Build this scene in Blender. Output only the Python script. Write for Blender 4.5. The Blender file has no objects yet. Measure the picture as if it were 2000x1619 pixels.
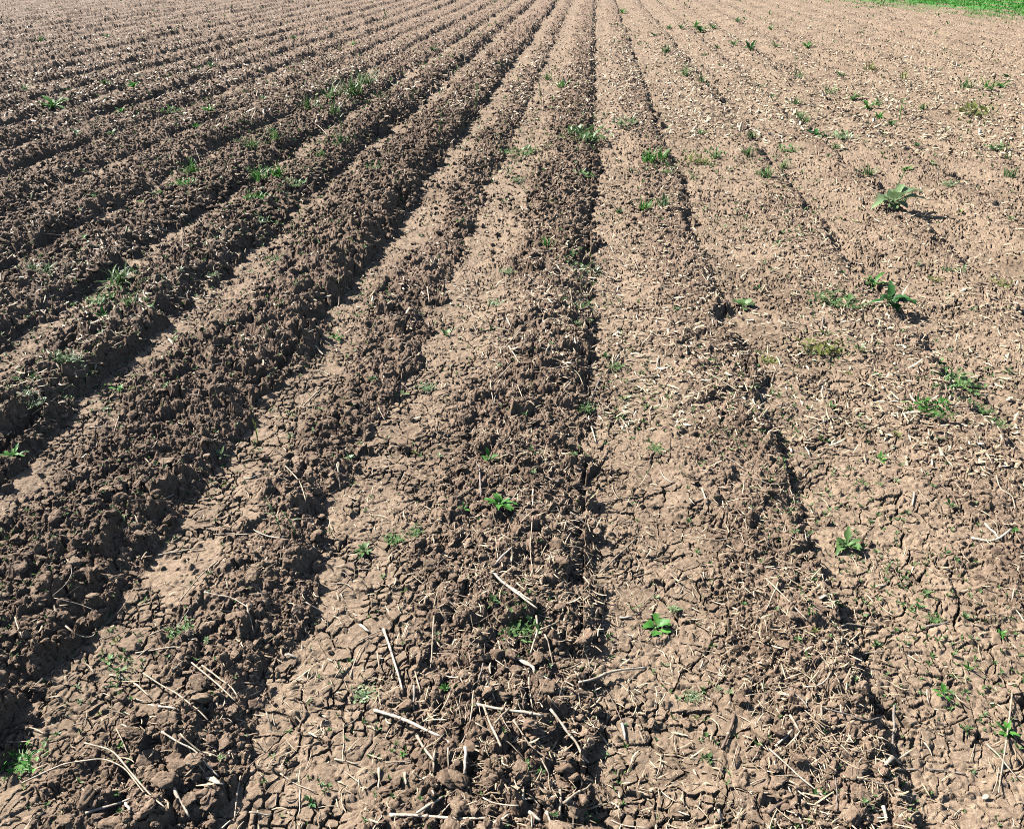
import bpy, math, random
import numpy as np
from mathutils import Vector, Matrix

S = bpy.context.scene
COL = S.collection

# ------------------------------------------------------------------ camera, sky, sun, exposure
F, CX, CY = 1700.0, 1000.0, 809.5           # focal length and centre in pixels of the 2000 x 1619 photograph
CAM_H = 1.70
PITCH = math.atan(910.0 / F)                # the horizon lies above the top edge
YAW = math.atan(165.0 * math.cos(PITCH) / F)
cam_d = bpy.data.cameras.new('camera')
cam_d.sensor_fit = 'HORIZONTAL'
cam_d.sensor_width = 36.0
cam_d.lens = 36.0 * F / 2000.0
cam_d.clip_start = 0.05
cam_d.clip_end = 3000
cam = bpy.data.objects.new('camera', cam_d)
COL.objects.link(cam)
cam.location = (0, 0, CAM_H)
cam.rotation_euler = (math.pi / 2 - PITCH, 0, YAW)
S.camera = cam

SUN_ELEV = math.radians(40)
SUN_AZ = math.radians(-64)                  # measured from +Y towards +X: left and a little ahead
world = bpy.data.worlds.new('World')
S.world = world
world.use_nodes = True
wn = world.node_tree
bg = wn.nodes['Background']
sky = wn.nodes.new('ShaderNodeTexSky')
sky.sky_type = 'NISHITA'
sky.sun_disc = False
sky.sun_elevation = SUN_ELEV
sky.sun_rotation = SUN_AZ
wn.links.new(sky.outputs[0], bg.inputs[0])
bg.inputs[1].default_value = 0.05
sun_d = bpy.data.lights.new('sun', 'SUN')
sun_d.energy = 5.0
sun_d.angle = math.radians(0.5)
sun_d.color = (1.0, 0.955, 0.895)
sun = bpy.data.objects.new('sun', sun_d)
COL.objects.link(sun)
to_sun = Vector((math.sin(SUN_AZ) * math.cos(SUN_ELEV), math.cos(SUN_AZ) * math.cos(SUN_ELEV), math.sin(SUN_ELEV)))
sun.rotation_euler = to_sun.to_track_quat('Z', 'Y').to_euler()
S.view_settings.view_transform = 'Standard'
S.view_settings.look = 'None'
S.view_settings.gamma = 1.0
S.view_settings.exposure = 1.36
S.render.engine = 'CYCLES'
S.cycles.use_denoising = False
S.cycles.pixel_filter_type = 'BLACKMAN_HARRIS'
S.cycles.filter_width = 1.0
S.cycles.max_bounces = 4
S.cycles.diffuse_bounces = 0

# ------------------------------------------------------------------ numpy noise
f32 = np.float32


def hsh(ix, iy, seed):
    n = ix.astype(np.uint32) * np.uint32(374761393) + iy.astype(np.uint32) * np.uint32(668265263) + np.uint32((seed * 974711 + 12345) & 0xffffffff)
    n = (n ^ (n >> np.uint32(13))) * np.uint32(1274126177)
    n = (n ^ (n >> np.uint32(15))) * np.uint32(2246822519)
    n = n ^ (n >> np.uint32(16))
    return (n & np.uint32(0xffffff)).astype(f32) / f32(16777216.0)


def vnoise(x, y, seed):
    ix = np.floor(x); iy = np.floor(y)
    fx = (x - ix).astype(f32); fy = (y - iy).astype(f32)
    ix = ix.astype(np.int32); iy = iy.astype(np.int32)
    fx = fx * fx * (3 - 2 * fx); fy = fy * fy * (3 - 2 * fy)
    a = hsh(ix, iy, seed); b = hsh(ix + 1, iy, seed)
    c = hsh(ix, iy + 1, seed); d = hsh(ix + 1, iy + 1, seed)
    return (a + (b - a) * fx) * (1 - fy) + (c + (d - c) * fx) * fy


def fbm(x, y, seed, n=3):
    t = 0; a = 1.0; s = 0
    for i in range(n):
        t = t + a * (vnoise(x * 2 ** i + 17.3 * i, y * 2 ** i - 9.1 * i, seed + i) - 0.5)
        s += a; a *= 0.5
    return t / s * 2


def worley(x, y, seed, jit=0.9, vec=False):
    ix = np.floor(x); iy = np.floor(y)
    fx = (x - ix).astype(f32); fy = (y - iy).astype(f32)
    ix = ix.astype(np.int32); iy = iy.astype(np.int32)
    f1 = np.full(x.shape, 9, f32); f2 = np.full(x.shape, 9, f32); cid = np.zeros(x.shape, f32)
    if vec: vx = np.zeros(x.shape, f32); vy = np.zeros(x.shape, f32)
    for dx in (-1, 0, 1):
        for dy in (-1, 0, 1):
            jx = ix + dx; jy = iy + dy
            px = dx + 0.5 + jit * (hsh(jx, jy, seed) - 0.5)
            py = dy + 0.5 + jit * (hsh(jx, jy, seed + 57) - 0.5)
            d = np.sqrt((px - fx) ** 2 + (py - fy) ** 2)
            closer = d < f1
            f2 = np.where(closer, f1, np.minimum(f2, d))
            cid = np.where(closer, hsh(jx, jy, seed + 91), cid)
            f1 = np.where(closer, d, f1)
            if vec:
                vx = np.where(closer, fx - px, vx); vy = np.where(closer, fy - py, vy)
    if vec:
        c2 = np.modf(cid * 113.7)[0]; c3 = np.modf(cid * 517.3)[0]
        return f1, f2, cid, (c2 - 0.5) * vx + (c3 - 0.5) * vy
    return f1, f2, cid


def sstep(a, b, x):
    t = np.clip((x - a) / (b - a), 0, 1)
    return t * t * (3 - 2 * t)


# ------------------------------------------------------------------ pixels of the photograph -> points on the ground
CP, SP = math.cos(PITCH), math.sin(PITCH)
CYW, SYW = math.cos(YAW), math.sin(YAW)


def ray(px, py):
    u = (px - CX) / F; v = (py - CY) / F
    fwd = np.array([-SYW * CP, CYW * CP, -SP]); rt = np.array([CYW, SYW, 0.0]); up = np.array([-SYW * SP, CYW * SP, CP])
    return fwd + u * rt - v * up


def flat_pt(px, py, z=0.0):
    d = ray(px, py)
    t = (CAM_H - z) / -d[2]
    return d[0] * t, d[1] * t


def depth_of(x, y, z=0.0):
    return (-SYW * CP) * x + CYW * CP * y - SP * (z - CAM_H)


# ------------------------------------------------------------------ the rows: (slope in the picture, height, cloddiness, roughness of the edge)
ROWS = [(-0.02, 0.060, 0.85), (0.355, 0.048, 0.60), (0.82, 0.048, 0.27), (1.17, 0.046, 0.22),
        (-0.45, 0.036, 0.85), (-0.73, 0.092, 1.0), (-1.15, 0.092, 1.0), (-1.50, 0.070, 0.95)]
ROWS += [(-1.50 - 0.37 * k, 0.062 + 0.010 * math.sin(k * 2.3), 0.85) for k in range(1, 42)]
ROWS += [(1.17 + 0.38 * k, 0.050, 0.20) for k in range(1, 34)]
ROWS.sort()
EX = np.array([flat_pt(1165 + s * 700.0, -100.5 + 700.0)[0] for s, a, c in ROWS], f32)
EA = np.array([r[1] for r in ROWS], f32)
EC = np.array([r[2] for r in ROWS], f32)
K_CENTRE = int(np.argmin(np.abs(np.array([r[0] for r in ROWS]) + 0.02)))


def row_coord(X, Y):
    """index k of the edge that closes the row, u = 0 just past the last edge .. 1 at the next, distance to the edge"""
    k0 = np.clip(np.searchsorted(EX, X), 1, len(EX) - 1)
    rk = k0.astype(f32) * 13.7
    wob = 0.07 * (vnoise(Y * 1.1, rk, 5) - 0.5) + 0.075 * (vnoise(Y * 5.0 + X * 1.5, rk + X * 2.0, 6) - 0.5) + 0.05 * (vnoise(Y * 17.0, X * 14, 7) - 0.5)
    Xw = (X + wob * 1.3).astype(f32)
    k = np.clip(np.searchsorted(EX, Xw), 1, len(EX) - 1)
    a = EX[k - 1]; b = EX[k]
    return k, (Xw - a) / (b - a), b - Xw, b - a


def surface(X, Y, detail=True):
    """height of the ploughed soil, how crumbly it is there"""
    X = X.astype(f32); Y = Y.astype(f32)
    k, u, de, w = row_coord(X, Y)
    A = EA[k] * (0.45 + 0.9 * vnoise(Y * 1.3, k.astype(f32) * 7.7, 11))
    C = EC[k]
    rise = sstep(0.12, 0.80, u)
    drop = sstep(0.0, np.where(k > K_CENTRE, 0.045, 0.06) + np.where(k > K_CENTRE, 0.05, 0.10) * vnoise(Y * 3.1, k.astype(f32) * 3.3, 12), de)
    z = A * rise * (0.25 + 0.75 * drop)
    near_edge = np.minimum(np.abs(de), np.abs(u * w))
    z = z - (0.008 + 0.022 * (k > K_CENTRE)) * (0.25 + 0.75 * sstep(3.0, 8.0, Y)) * np.exp(-(near_edge / 0.032) ** 2) * sstep(0.15, 0.45, vnoise(Y * 2.2, k.astype(f32) * 5.1, 13))
    z = z + 0.020 * fbm(X * 1.1, Y * 0.9, 21, 2) + 0.006 * fbm(X * 7, Y * 7, 22, 2)
    patch = fbm(X * 2.3, Y * 1.6, 31, 3)
    start = np.where(k <= K_CENTRE - 4, -0.05, np.where(k <= K_CENTRE - 2, 0.10, 0.60 - 0.36 * C))
    crumb = sstep(start, start + 0.30, u + 0.22 * patch) * (0.25 + 0.75 * C)
    crumb = np.clip(crumb, 0, 1)
    # the washed strip in the furrow bottom stays smooth
    if not detail:
        return z, crumb
    dist = np.sqrt(X * X + Y * Y)
    far = 1 - sstep(22.0, 40.0, dist) * 0.4
    wx = X + 0.012 * fbm(X * 28, Y * 28, 41, 2); wy = Y + 0.012 * fbm(X * 28 + 50, Y * 28, 43, 2)
    # lumps of three sizes, each with its own height
    lump = 0
    for s, amp, seed in ((0.098, 0.042, 51), (0.046, 0.020, 52), (0.024, 0.009, 53)):
        f1, f2, cid, tilt = worley(wx / s, wy / s, seed, 0.95, True)
        e = np.clip((f2 - f1) * 2.2, 0, 1)
        dome = 1 - (1 - e) ** 3
        pick = sstep(0.25, 0.9, cid)
        lump = lump + amp * dome * np.clip(0.10 + 0.90 * pick + 1.1 * tilt, 0, 1.3)
    z = z + far * crumb * (lump - 0.024) * (0.30 + 0.70 * C)
    # crust with drying cracks
    s = 0.078
    vx = X + 0.020 * fbm(X * 17, Y * 17, 46, 3); vy = Y + 0.020 * fbm(X * 17 + 30, Y * 17, 47, 3)
    f1, f2, cid, tilt = worley(vx / s + 3.3, vy / s, 61, 1.0, True)
    g1, g2, gid = worley(vx / (s * 0.45), vy / (s * 0.45), 63)
    mask = sstep(-0.35, 0.10, fbm(X * 2.4, Y * 2.4, 65, 2))
    wid = 0.020 + 0.066 * vnoise(X * 13, Y * 13, 66) ** 1.5
    crack = (1 - sstep(wid * 0.3, wid, f2 - f1)) * mask * sstep(0.28, 0.44, vnoise(X * 15, Y * 15, 67))
    crack2 = (1 - sstep(0.05, 0.20, g2 - g1)) * sstep(0.58, 0.68, vnoise(X * 12 + 9, Y * 12, 68))
    plate = (cid - 0.5) * 0.005 + 0.012 * tilt + 0.0015 * np.clip((f2 - f1) * 1.5, 0, 1)
    small = (gid - 0.4) * 0.0035 * sstep(0, 0.25, g2 - g1)
    flat = 1 - crumb
    z = z + far * flat * (plate * sstep(0, 0.16, f2 - f1) + small - 0.030 * crack - 0.013 * crack2)
    # grains and small crumbs lying everywhere
    g = np.clip(fbm(X * 46, Y * 46, 71, 4), -1, 1) + 0.55 * crumb * np.clip(fbm(X * 150, Y * 150, 79, 2), -1, 1)
    z = z + far * (0.0030 + 0.0045 * crumb) * g
    rough = np.abs(fbm(wx * 34, wy * 34, 77, 2))
    z = z - far * 0.006 * (1 - sstep(0.0, 0.10, rough)) * sstep(-0.1, 0.3, patch + 0.3 * crumb)
    h1, h2, hid = worley(wx / 0.017, wy / 0.017, 73)
    pebble = np.clip(1 - h1 / (0.30 + 0.25 * hid), 0, 1) ** 0.7 * (hid > 0.72 - 0.3 * crumb)
    z = z + far * (0.002 + 0.007 * hid * hid * (0.4 + 0.6 * crumb)) * pebble
    j1, j2, jid = worley(wx / 0.036, wy / 0.036, 75)
    pebble = np.clip(1 - j1 / 0.40, 0, 1) ** 0.7 * (jid > 0.88 - 0.33 * crumb)
    z = z + far * 0.012 * jid * pebble
    return z, crumb


def height(x, y):
    z, c = surface(np.atleast_1d(np.asarray(x, f32)), np.atleast_1d(np.asarray(y, f32)))
    return z


def ground_pt(px, py):
    z = 0.0
    for _ in range(3):
        x, y = flat_pt(px, py, z)
        zz, c = surface(np.array([x]), np.array([y]), False)
        z = float(zz[0])
    return x, y, z


# ------------------------------------------------------------------ mesh helpers
def mesh_from(name, co, faces_list, smooth=False, attrs=None):
    """faces_list: list of int arrays (n, 3) or (n, 4)"""
    me = bpy.data.meshes.new(name)
    co = np.ascontiguousarray(co, f32)
    me.vertices.add(len(co))
    me.vertices.foreach_set('co', co.ravel())
    flat = np.concatenate([f.ravel() for f in faces_list]).astype(np.int32)
    sizes = np.concatenate([np.full(len(f), f.shape[1], np.int32) for f in faces_list])
    starts = np.concatenate([[0], np.cumsum(sizes)[:-1]]).astype(np.int32)
    me.loops.add(len(flat)); me.loops.foreach_set('vertex_index', flat)
    me.polygons.add(len(sizes)); me.polygons.foreach_set('loop_start', starts)
    try:
        me.polygons.foreach_set('loop_total', sizes)
    except Exception:
        pass
    me.polygons.foreach_set('use_smooth', np.full(len(sizes), smooth, bool))
    for k, v in (attrs or {}).items():
        at = me.attributes.new(k, 'FLOAT', 'POINT')
        at.data.foreach_set('value', np.ascontiguousarray(v, f32))
    me.update(calc_edges=True)
    return me


def obj(name, me, mat, parent=None, loc=None):
    o = bpy.data.objects.new(name, me)
    if mat is not None and not me.materials:
        me.materials.append(mat)
    COL.objects.link(o)
    if parent is not None:
        o.parent = parent
    if loc is not None:
        o.location = loc
    return o


def tag(o, label=None, cat=None, group=None, kind=None):
    if label: o['label'] = label
    if cat: o['category'] = cat
    if group: o['group'] = group
    if kind: o['kind'] = kind
    return o


# ------------------------------------------------------------------ materials
def new_mat(name):
    m = bpy.data.materials.new(name)
    m.use_nodes = True
    nt = m.node_tree
    p = nt.nodes['Principled BSDF']
    return m, nt, p


def noise_node(nt, scale, detail=4, rough=0.6, coord=None):
    n = nt.nodes.new('ShaderNodeTexNoise')
    n.inputs['Scale'].default_value = scale
    n.inputs['Detail'].default_value = detail
    n.inputs['Roughness'].default_value = rough
    if coord: nt.links.new(coord, n.inputs['Vector'])
    return n


def ramp_node(nt, fac, stops):
    r = nt.nodes.new('ShaderNodeValToRGB')
    while len(r.color_ramp.elements) < len(stops):
        r.color_ramp.elements.new(0.5)
    for e, (p, c) in zip(r.color_ramp.elements, stops):
        e.position = p; e.color = (*c, 1)
    nt.links.new(fac, r.inputs[0])
    return r


def mix_rgb(nt, fac, a, b, mode='MIX'):
    m = nt.nodes.new('ShaderNodeMix')
    m.data_type = 'RGBA'; m.blend_type = mode
    for s, v in ((m.inputs[0], fac), (m.inputs[6], a), (m.inputs[7], b)):
        if hasattr(v, 'is_linked'): nt.links.new(v, s)
        elif isinstance(v, tuple): s.default_value = (*v, 1)
        else: s.default_value = v
    return m.outputs[2]


def soil_material(name, use_attr):
    m, nt, p = new_mat(name)
    tc = nt.nodes.new('ShaderNodeNewGeometry').outputs['Position']
    n1 = noise_node(nt, 9, 5, 0.65, tc)
    n2 = noise_node(nt, 70, 4, 0.7, tc)
    n3 = noise_node(nt, 420, 3, 0.7, tc)
    crust = ramp_node(nt, n2.outputs[0], [(0.28, (0.138, 0.098, 0.066)), (0.48, (0.224, 0.165, 0.114)), (0.72, (0.330, 0.257, 0.186))])
    moist = ramp_node(nt, n2.outputs[0], [(0.28, (0.104, 0.069, 0.047)), (0.50, (0.182, 0.127, 0.090)), (0.75, (0.290, 0.214, 0.158))])
    if use_attr:
        at = nt.nodes.new('ShaderNodeAttribute'); at.attribute_name = 'crumb'
        fac = at.outputs['Fac']
    else:
        oi = nt.nodes.new('ShaderNodeAttribute'); oi.attribute_name = 'tone'
        fac = oi.outputs['Fac']
    c = mix_rgb(nt, fac, crust.outputs[0], moist.outputs[0])
    n0 = noise_node(nt, 1.6, 5, 0.6, tc)
    damp = ramp_node(nt, n0.outputs[0], [(0.34, (0.74, 0.72, 0.70)), (0.50, (0.97, 0.97, 0.97)), (0.68, (1.13, 1.13, 1.12))])
    c = mix_rgb(nt, 0.9, c, damp.outputs[0], 'MULTIPLY')
    big = ramp_node(nt, n1.outputs[0], [(0.3, (0.80, 0.78, 0.77)), (0.7, (1.12, 1.10, 1.08))])
    c = mix_rgb(nt, 0.8, c, big.outputs[0], 'MULTIPLY')
    gr = ramp_node(nt, n3.outputs[0], [(0.32, (0.48, 0.45, 0.43)), (0.52, (0.98, 0.98, 0.98)), (0.70, (1.75, 1.75, 1.72))])
    c = mix_rgb(nt, 0.75, c, gr.outputs[0], 'MULTIPLY')
    nt.links.new(c, p.inputs['Base Color'])
    p.inputs['Roughness'].default_value = 0.92
    p.inputs['Specular IOR Level'].default_value = 0.25
    b = nt.nodes.new('ShaderNodeBump')
    b.inputs['Strength'].default_value = 0.55
    b.inputs['Distance'].default_value = 0.0022
    nt.links.new(n3.outputs[0], b.inputs['Height'])
    nt.links.new(b.outputs[0], p.inputs['Normal'])
    return m


def leaf_material(name, lo, hi, spec=0.35, rough=0.5, trans=0.25):
    m, nt, p = new_mat(name)
    tc = nt.nodes.new('ShaderNodeTexCoord').outputs['Object']
    n = noise_node(nt, 60, 3, 0.6, tc)
    oi = nt.nodes.new('ShaderNodeObjectInfo')
    r = ramp_node(nt, n.outputs[0], [(0.3, lo), (0.7, hi)])
    hs = nt.nodes.new('ShaderNodeHueSaturation')
    mr = nt.nodes.new('ShaderNodeMapRange')
    mr.inputs[3].default_value = 0.75; mr.inputs[4].default_value = 1.25
    nt.links.new(oi.outputs['Random'], mr.inputs[0])
    nt.links.new(mr.outputs[0], hs.inputs['Value'])
    nt.links.new(r.outputs[0], hs.inputs['Color'])
    nt.links.new(hs.outputs[0], p.inputs['Base Color'])
    p.inputs['Roughness'].default_value = rough
    p.inputs['Specular IOR Level'].default_value = spec
    tr = nt.nodes.new('ShaderNodeBsdfTranslucent')
    nt.links.new(hs.outputs[0], tr.inputs[0])
    mx = nt.nodes.new('ShaderNodeMixShader'); mx.inputs[0].default_value = trans
    nt.links.new(p.outputs[0], mx.inputs[1]); nt.links.new(tr.outputs[0], mx.inputs[2])
    nt.links.new(mx.outputs[0], nt.nodes['Material Output'].inputs[0])
    return m


def straw_material(name, lo, hi, attr=False):
    m, nt, p = new_mat(name)
    tc = nt.nodes.new('ShaderNodeTexCoord').outputs['Object']
    n = noise_node(nt, 60, 5, 0.75, tc)
    r = ramp_node(nt, n.outputs[0], [(0.36, lo), (0.60, hi)])
    c = r.outputs[0]
    if attr:
        a = nt.nodes.new('ShaderNodeAttribute'); a.attribute_name = 'tone'
        rr = ramp_node(nt, a.outputs['Fac'], [(0.0, (0.30, 0.24, 0.18)), (0.35, (0.75, 0.68, 0.58)), (1.0, (1.15, 1.12, 1.05))])
        c = mix_rgb(nt, 1.0, c, rr.outputs[0], 'MULTIPLY')
    nt.links.new(c, p.inputs['Base Color'])
    p.inputs['Roughness'].default_value = 0.6
    b = nt.nodes.new('ShaderNodeBump'); b.inputs['Strength'].default_value = 0.6; b.inputs['Distance'].default_value = 0.001
    nt.links.new(noise_node(nt, 400, 3, 0.7, tc).outputs[0], b.inputs['Height']); nt.links.new(b.outputs[0], p.inputs['Normal'])
    return m


M_SOIL = soil_material('dry_soil', True)
M_CLOD = soil_material('clod_soil', False)
M_STRAW = straw_material('pale_straw', (0.19, 0.14, 0.095), (0.45, 0.37, 0.27))
M_WHITE = straw_material('bleached_straw', (0.27, 0.21, 0.155), (0.60, 0.51, 0.40))
M_BROWN = straw_material('brown_stalk', (0.10, 0.065, 0.048), (0.20, 0.14, 0.10))
M_GREY = straw_material('grey_stalk', (0.13, 0.11, 0.095), (0.26, 0.22, 0.19))
M_CHAFF = straw_material('chaff', (0.32, 0.25, 0.18), (0.58, 0.49, 0.37), True)
M_LEAF = {
    'bright': leaf_material('bright_leaf', (0.042, 0.155, 0.024), (0.10, 0.28, 0.045)),
    'mid': leaf_material('green_leaf', (0.058, 0.13, 0.036), (0.14, 0.24, 0.08)),
    'pale': leaf_material('pale_leaf', (0.12, 0.20, 0.08), (0.25, 0.34, 0.17), 0.5, 0.42),
    'dark': leaf_material('dark_leaf', (0.018, 0.075, 0.018), (0.05, 0.15, 0.035)),
    'yellow': leaf_material('yellow_leaf', (0.13, 0.16, 0.035), (0.26, 0.28, 0.08)),
}
M_SPROUT = leaf_material('sprout_leaf', (0.06, 0.14, 0.035), (0.15, 0.27, 0.08))
M_GRASS = leaf_material('meadow_grass', (0.022, 0.14, 0.007), (0.05, 0.25, 0.015), 0.3, 0.5, 0.2)

# ------------------------------------------------------------------ the soil: one sheet out to the horizon, finer near the viewpoint
def build_ground():
    K = 870.0 * CAM_H / CP
    v = np.concatenate([np.arange(1030, 330, -0.66), np.arange(330, 190, -0.74), np.arange(190, 29, -0.40)])
    r = (K / v - SP * CAM_H) / CP
    r = r[r > 0.72]
    r = np.concatenate([np.linspace(0.02, 0.28, 14), np.linspace(0.29, r[0] - 0.003, 130), r, np.geomspace(r[-1] * 1.04, 1500, 40)])
    half = math.radians(50)
    th = np.arange(-half, half, 0.00102)
    wide = math.radians(84)
    ths = np.arange(half, wide, 0.0030)
    thc = np.linspace(wide, 2 * math.pi - wide, 110)
    th = np.concatenate([th, ths, thc, 2 * math.pi - ths[::-1]])[:-1] - YAW
    R, T = np.meshgrid(r, th, indexing='ij')
    X = (R * np.sin(T)).astype(f32); Y = (R * np.cos(T)).astype(f32)
    Z = np.zeros_like(X); Cr = np.zeros_like(X)
    step = 150
    for i in range(0, len(r), step):
        z, c = surface(X[i:i + step], Y[i:i + step])
        Z[i:i + step] = z; Cr[i:i + step] = c
    fade = 1 - sstep(60, 200, R)
    Z = Z * fade
    nr, nt_ = X.shape
    a = np.arange(nr - 1)[:, None] * nt_ + np.arange(nt_)[None, :]
    b = np.arange(nr - 1)[:, None] * nt_ + (np.arange(nt_)[None, :] + 1) % nt_
    q = np.stack([a, b, b + nt_, a + nt_], -1).reshape(-1, 4)[:, ::-1]
    co = np.stack([X, Y, Z], -1).reshape(-1, 3)
    me = mesh_from('ploughed_field', co, [q], False, {'crumb': Cr.ravel()})
    o = obj('ploughed_field', me, M_SOIL)
    tag(o, 'bare brown ploughed field with ridges, furrows and a cracked dry crust', 'field', kind='structure')


build_ground()

# ------------------------------------------------------------------ where things lie, in words
ROW_WORDS = {0: 'deep central furrow', 1: 'straw-strewn furrow', 2: 'leafy weed furrow', 3: 'broad flat furrow',
             -1: 'low crumbly ridge', -2: 'tall cloddy ridge', -3: 'shaded ridge', -4: 'grassy shaded ridge'}


def row_of(x, y):
    k, u, de, w = row_coord(np.array([x], f32), np.array([y], f32))
    k = int(k[0]); order = k - K_CENTRE
    return order, float(u[0])


def place_words(x, y):
    order, u = row_of(x, y)
    if order in ROW_WORDS: n = ROW_WORDS[order]
    elif order < 0: n = 'distant dark rows' if order < -8 else 'dark middle rows'
    else: n = 'sandy far rows'
    return n


ORD = ['nearest', 'second', 'third', 'fourth', 'fifth', 'sixth', 'seventh', 'eighth', 'ninth', 'tenth', 'eleventh', 'twelfth', 'thirteenth',
       'fourteenth', 'fifteenth', 'sixteenth', 'seventeenth', 'eighteenth', 'nineteenth', 'twentieth', 'twenty-first', 'twenty-second', 'twenty-third',
       'twenty-fourth', 'twenty-fifth', 'twenty-sixth', 'twenty-seventh', 'twenty-eighth', 'twenty-ninth', 'thirtieth', 'thirty-first',
       'thirty-second', 'thirty-third', 'thirty-fourth', 'thirty-fifth', 'thirty-sixth', 'thirty-seventh', 'thirty-eighth', 'thirty-ninth', 'fortieth']
PENDING = []      # (object, description, place, y)


def settle_labels():
    """things that share a look and a row are told apart by their turn, counted from the near end of the row"""
    by = {}
    for o, d, pl, y in PENDING:
        by.setdefault((d, pl), []).append((y, o))
    for (d, pl), v in by.items():
        v.sort(key=lambda t: t[0])
        for i, (y, o) in enumerate(v):
            if len(v) == 1: o['label'] = f'the only {d} in the {pl}'
            elif i == 0: o['label'] = f'{d} in the {pl}, nearest of its kind'
            elif i == len(v) - 1: o['label'] = f'{d} in the {pl}, furthest of its kind'
            else: o['label'] = f'{d} in the {pl}, {ORD[min(i, 39)]} from near end'


# ------------------------------------------------------------------ clods of soil
def ico(sub):
    import bmesh
    bm = bmesh.new()
    bmesh.ops.create_icosphere(bm, subdivisions=sub, radius=1.0)
    co = np.array([v.co[:] for v in bm.verts], f32)
    fa = np.array([[v.index for v in f.verts] for f in bm.faces], np.int32)
    bm.free()
    return co, fa


def lump_variant(sub, seed):
    co, fa = ico(sub)
    n = co / np.linalg.norm(co, axis=1, keepdims=True)
    rs = np.random.RandomState(seed)
    r = np.ones(len(n), f32)
    for _ in range(7):                                   # broken planes
        d = rs.normal(size=3); d /= np.linalg.norm(d)
        h = rs.uniform(0.35, 0.9)
        t = n @ d
        r = np.minimum(r, np.where(t > 0.05, h / np.maximum(t, 0.05), 9))
    p = n * 2.3 + seed * 3.1
    r = r * (1 + 0.22 * fbm(p[:, 0] + p[:, 2] * 1.7, p[:, 1] - p[:, 2] * 1.3, seed, 2))
    if sub >= 3:
        r = r * (1 + 0.20 * fbm(p[:, 0] * 1.7 + p[:, 2] * 2.1, p[:, 1] * 1.9 - p[:, 2] * 1.7, seed + 9, 3))
    return (n * r[:, None] * np.array([1.2, 0.95, 0.72])).astype(f32), fa


rng = np.random.RandomState(20)


def scatter(n, vmin, vmax, tmax=46):
    """points over the field, about evenly many per unit of picture height"""
    K = 870.0 * CAM_H / CP
    v = rng.uniform(vmin, vmax, n)
    r = (K / v - SP * CAM_H) / CP
    t = np.radians(rng.uniform(-tmax, tmax, n)) - YAW
    return (r * np.sin(t)).astype(f32), (r * np.cos(t)).astype(f32)


def fade_ends(X, Y, vmin, vmax):
    v = 870.0 * CAM_H / CP / (np.sqrt(X * X + Y * Y) * CP + SP * CAM_H)
    hi = 1 if vmax > 900 else 1 - sstep(vmax * 0.55, vmax, v)
    lo = 1 if vmin < 50 else sstep(vmin, vmin * 1.7, v)
    return hi * lo


def rots(n):
    """random rotation matrices"""
    q = rng.normal(size=(n, 4)); q /= np.linalg.norm(q, axis=1, keepdims=True)
    w, x, y, z = q.T
    return np.stack([np.stack([1 - 2 * (y * y + z * z), 2 * (x * y - z * w), 2 * (x * z + y * w)], -1),
                     np.stack([2 * (x * y + z * w), 1 - 2 * (x * x + z * z), 2 * (y * z - x * w)], -1),
                     np.stack([2 * (x * z - y * w), 2 * (y * z + x * w), 1 - 2 * (x * x + y * y)], -1)], 1).astype(f32)


def in_view(x, y, m=0.0):
    d = depth_of(x, y)
    u = (CYW * x + SYW * y) / d * F + CX
    return (u > -m) & (u < 2000 + m)


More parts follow.
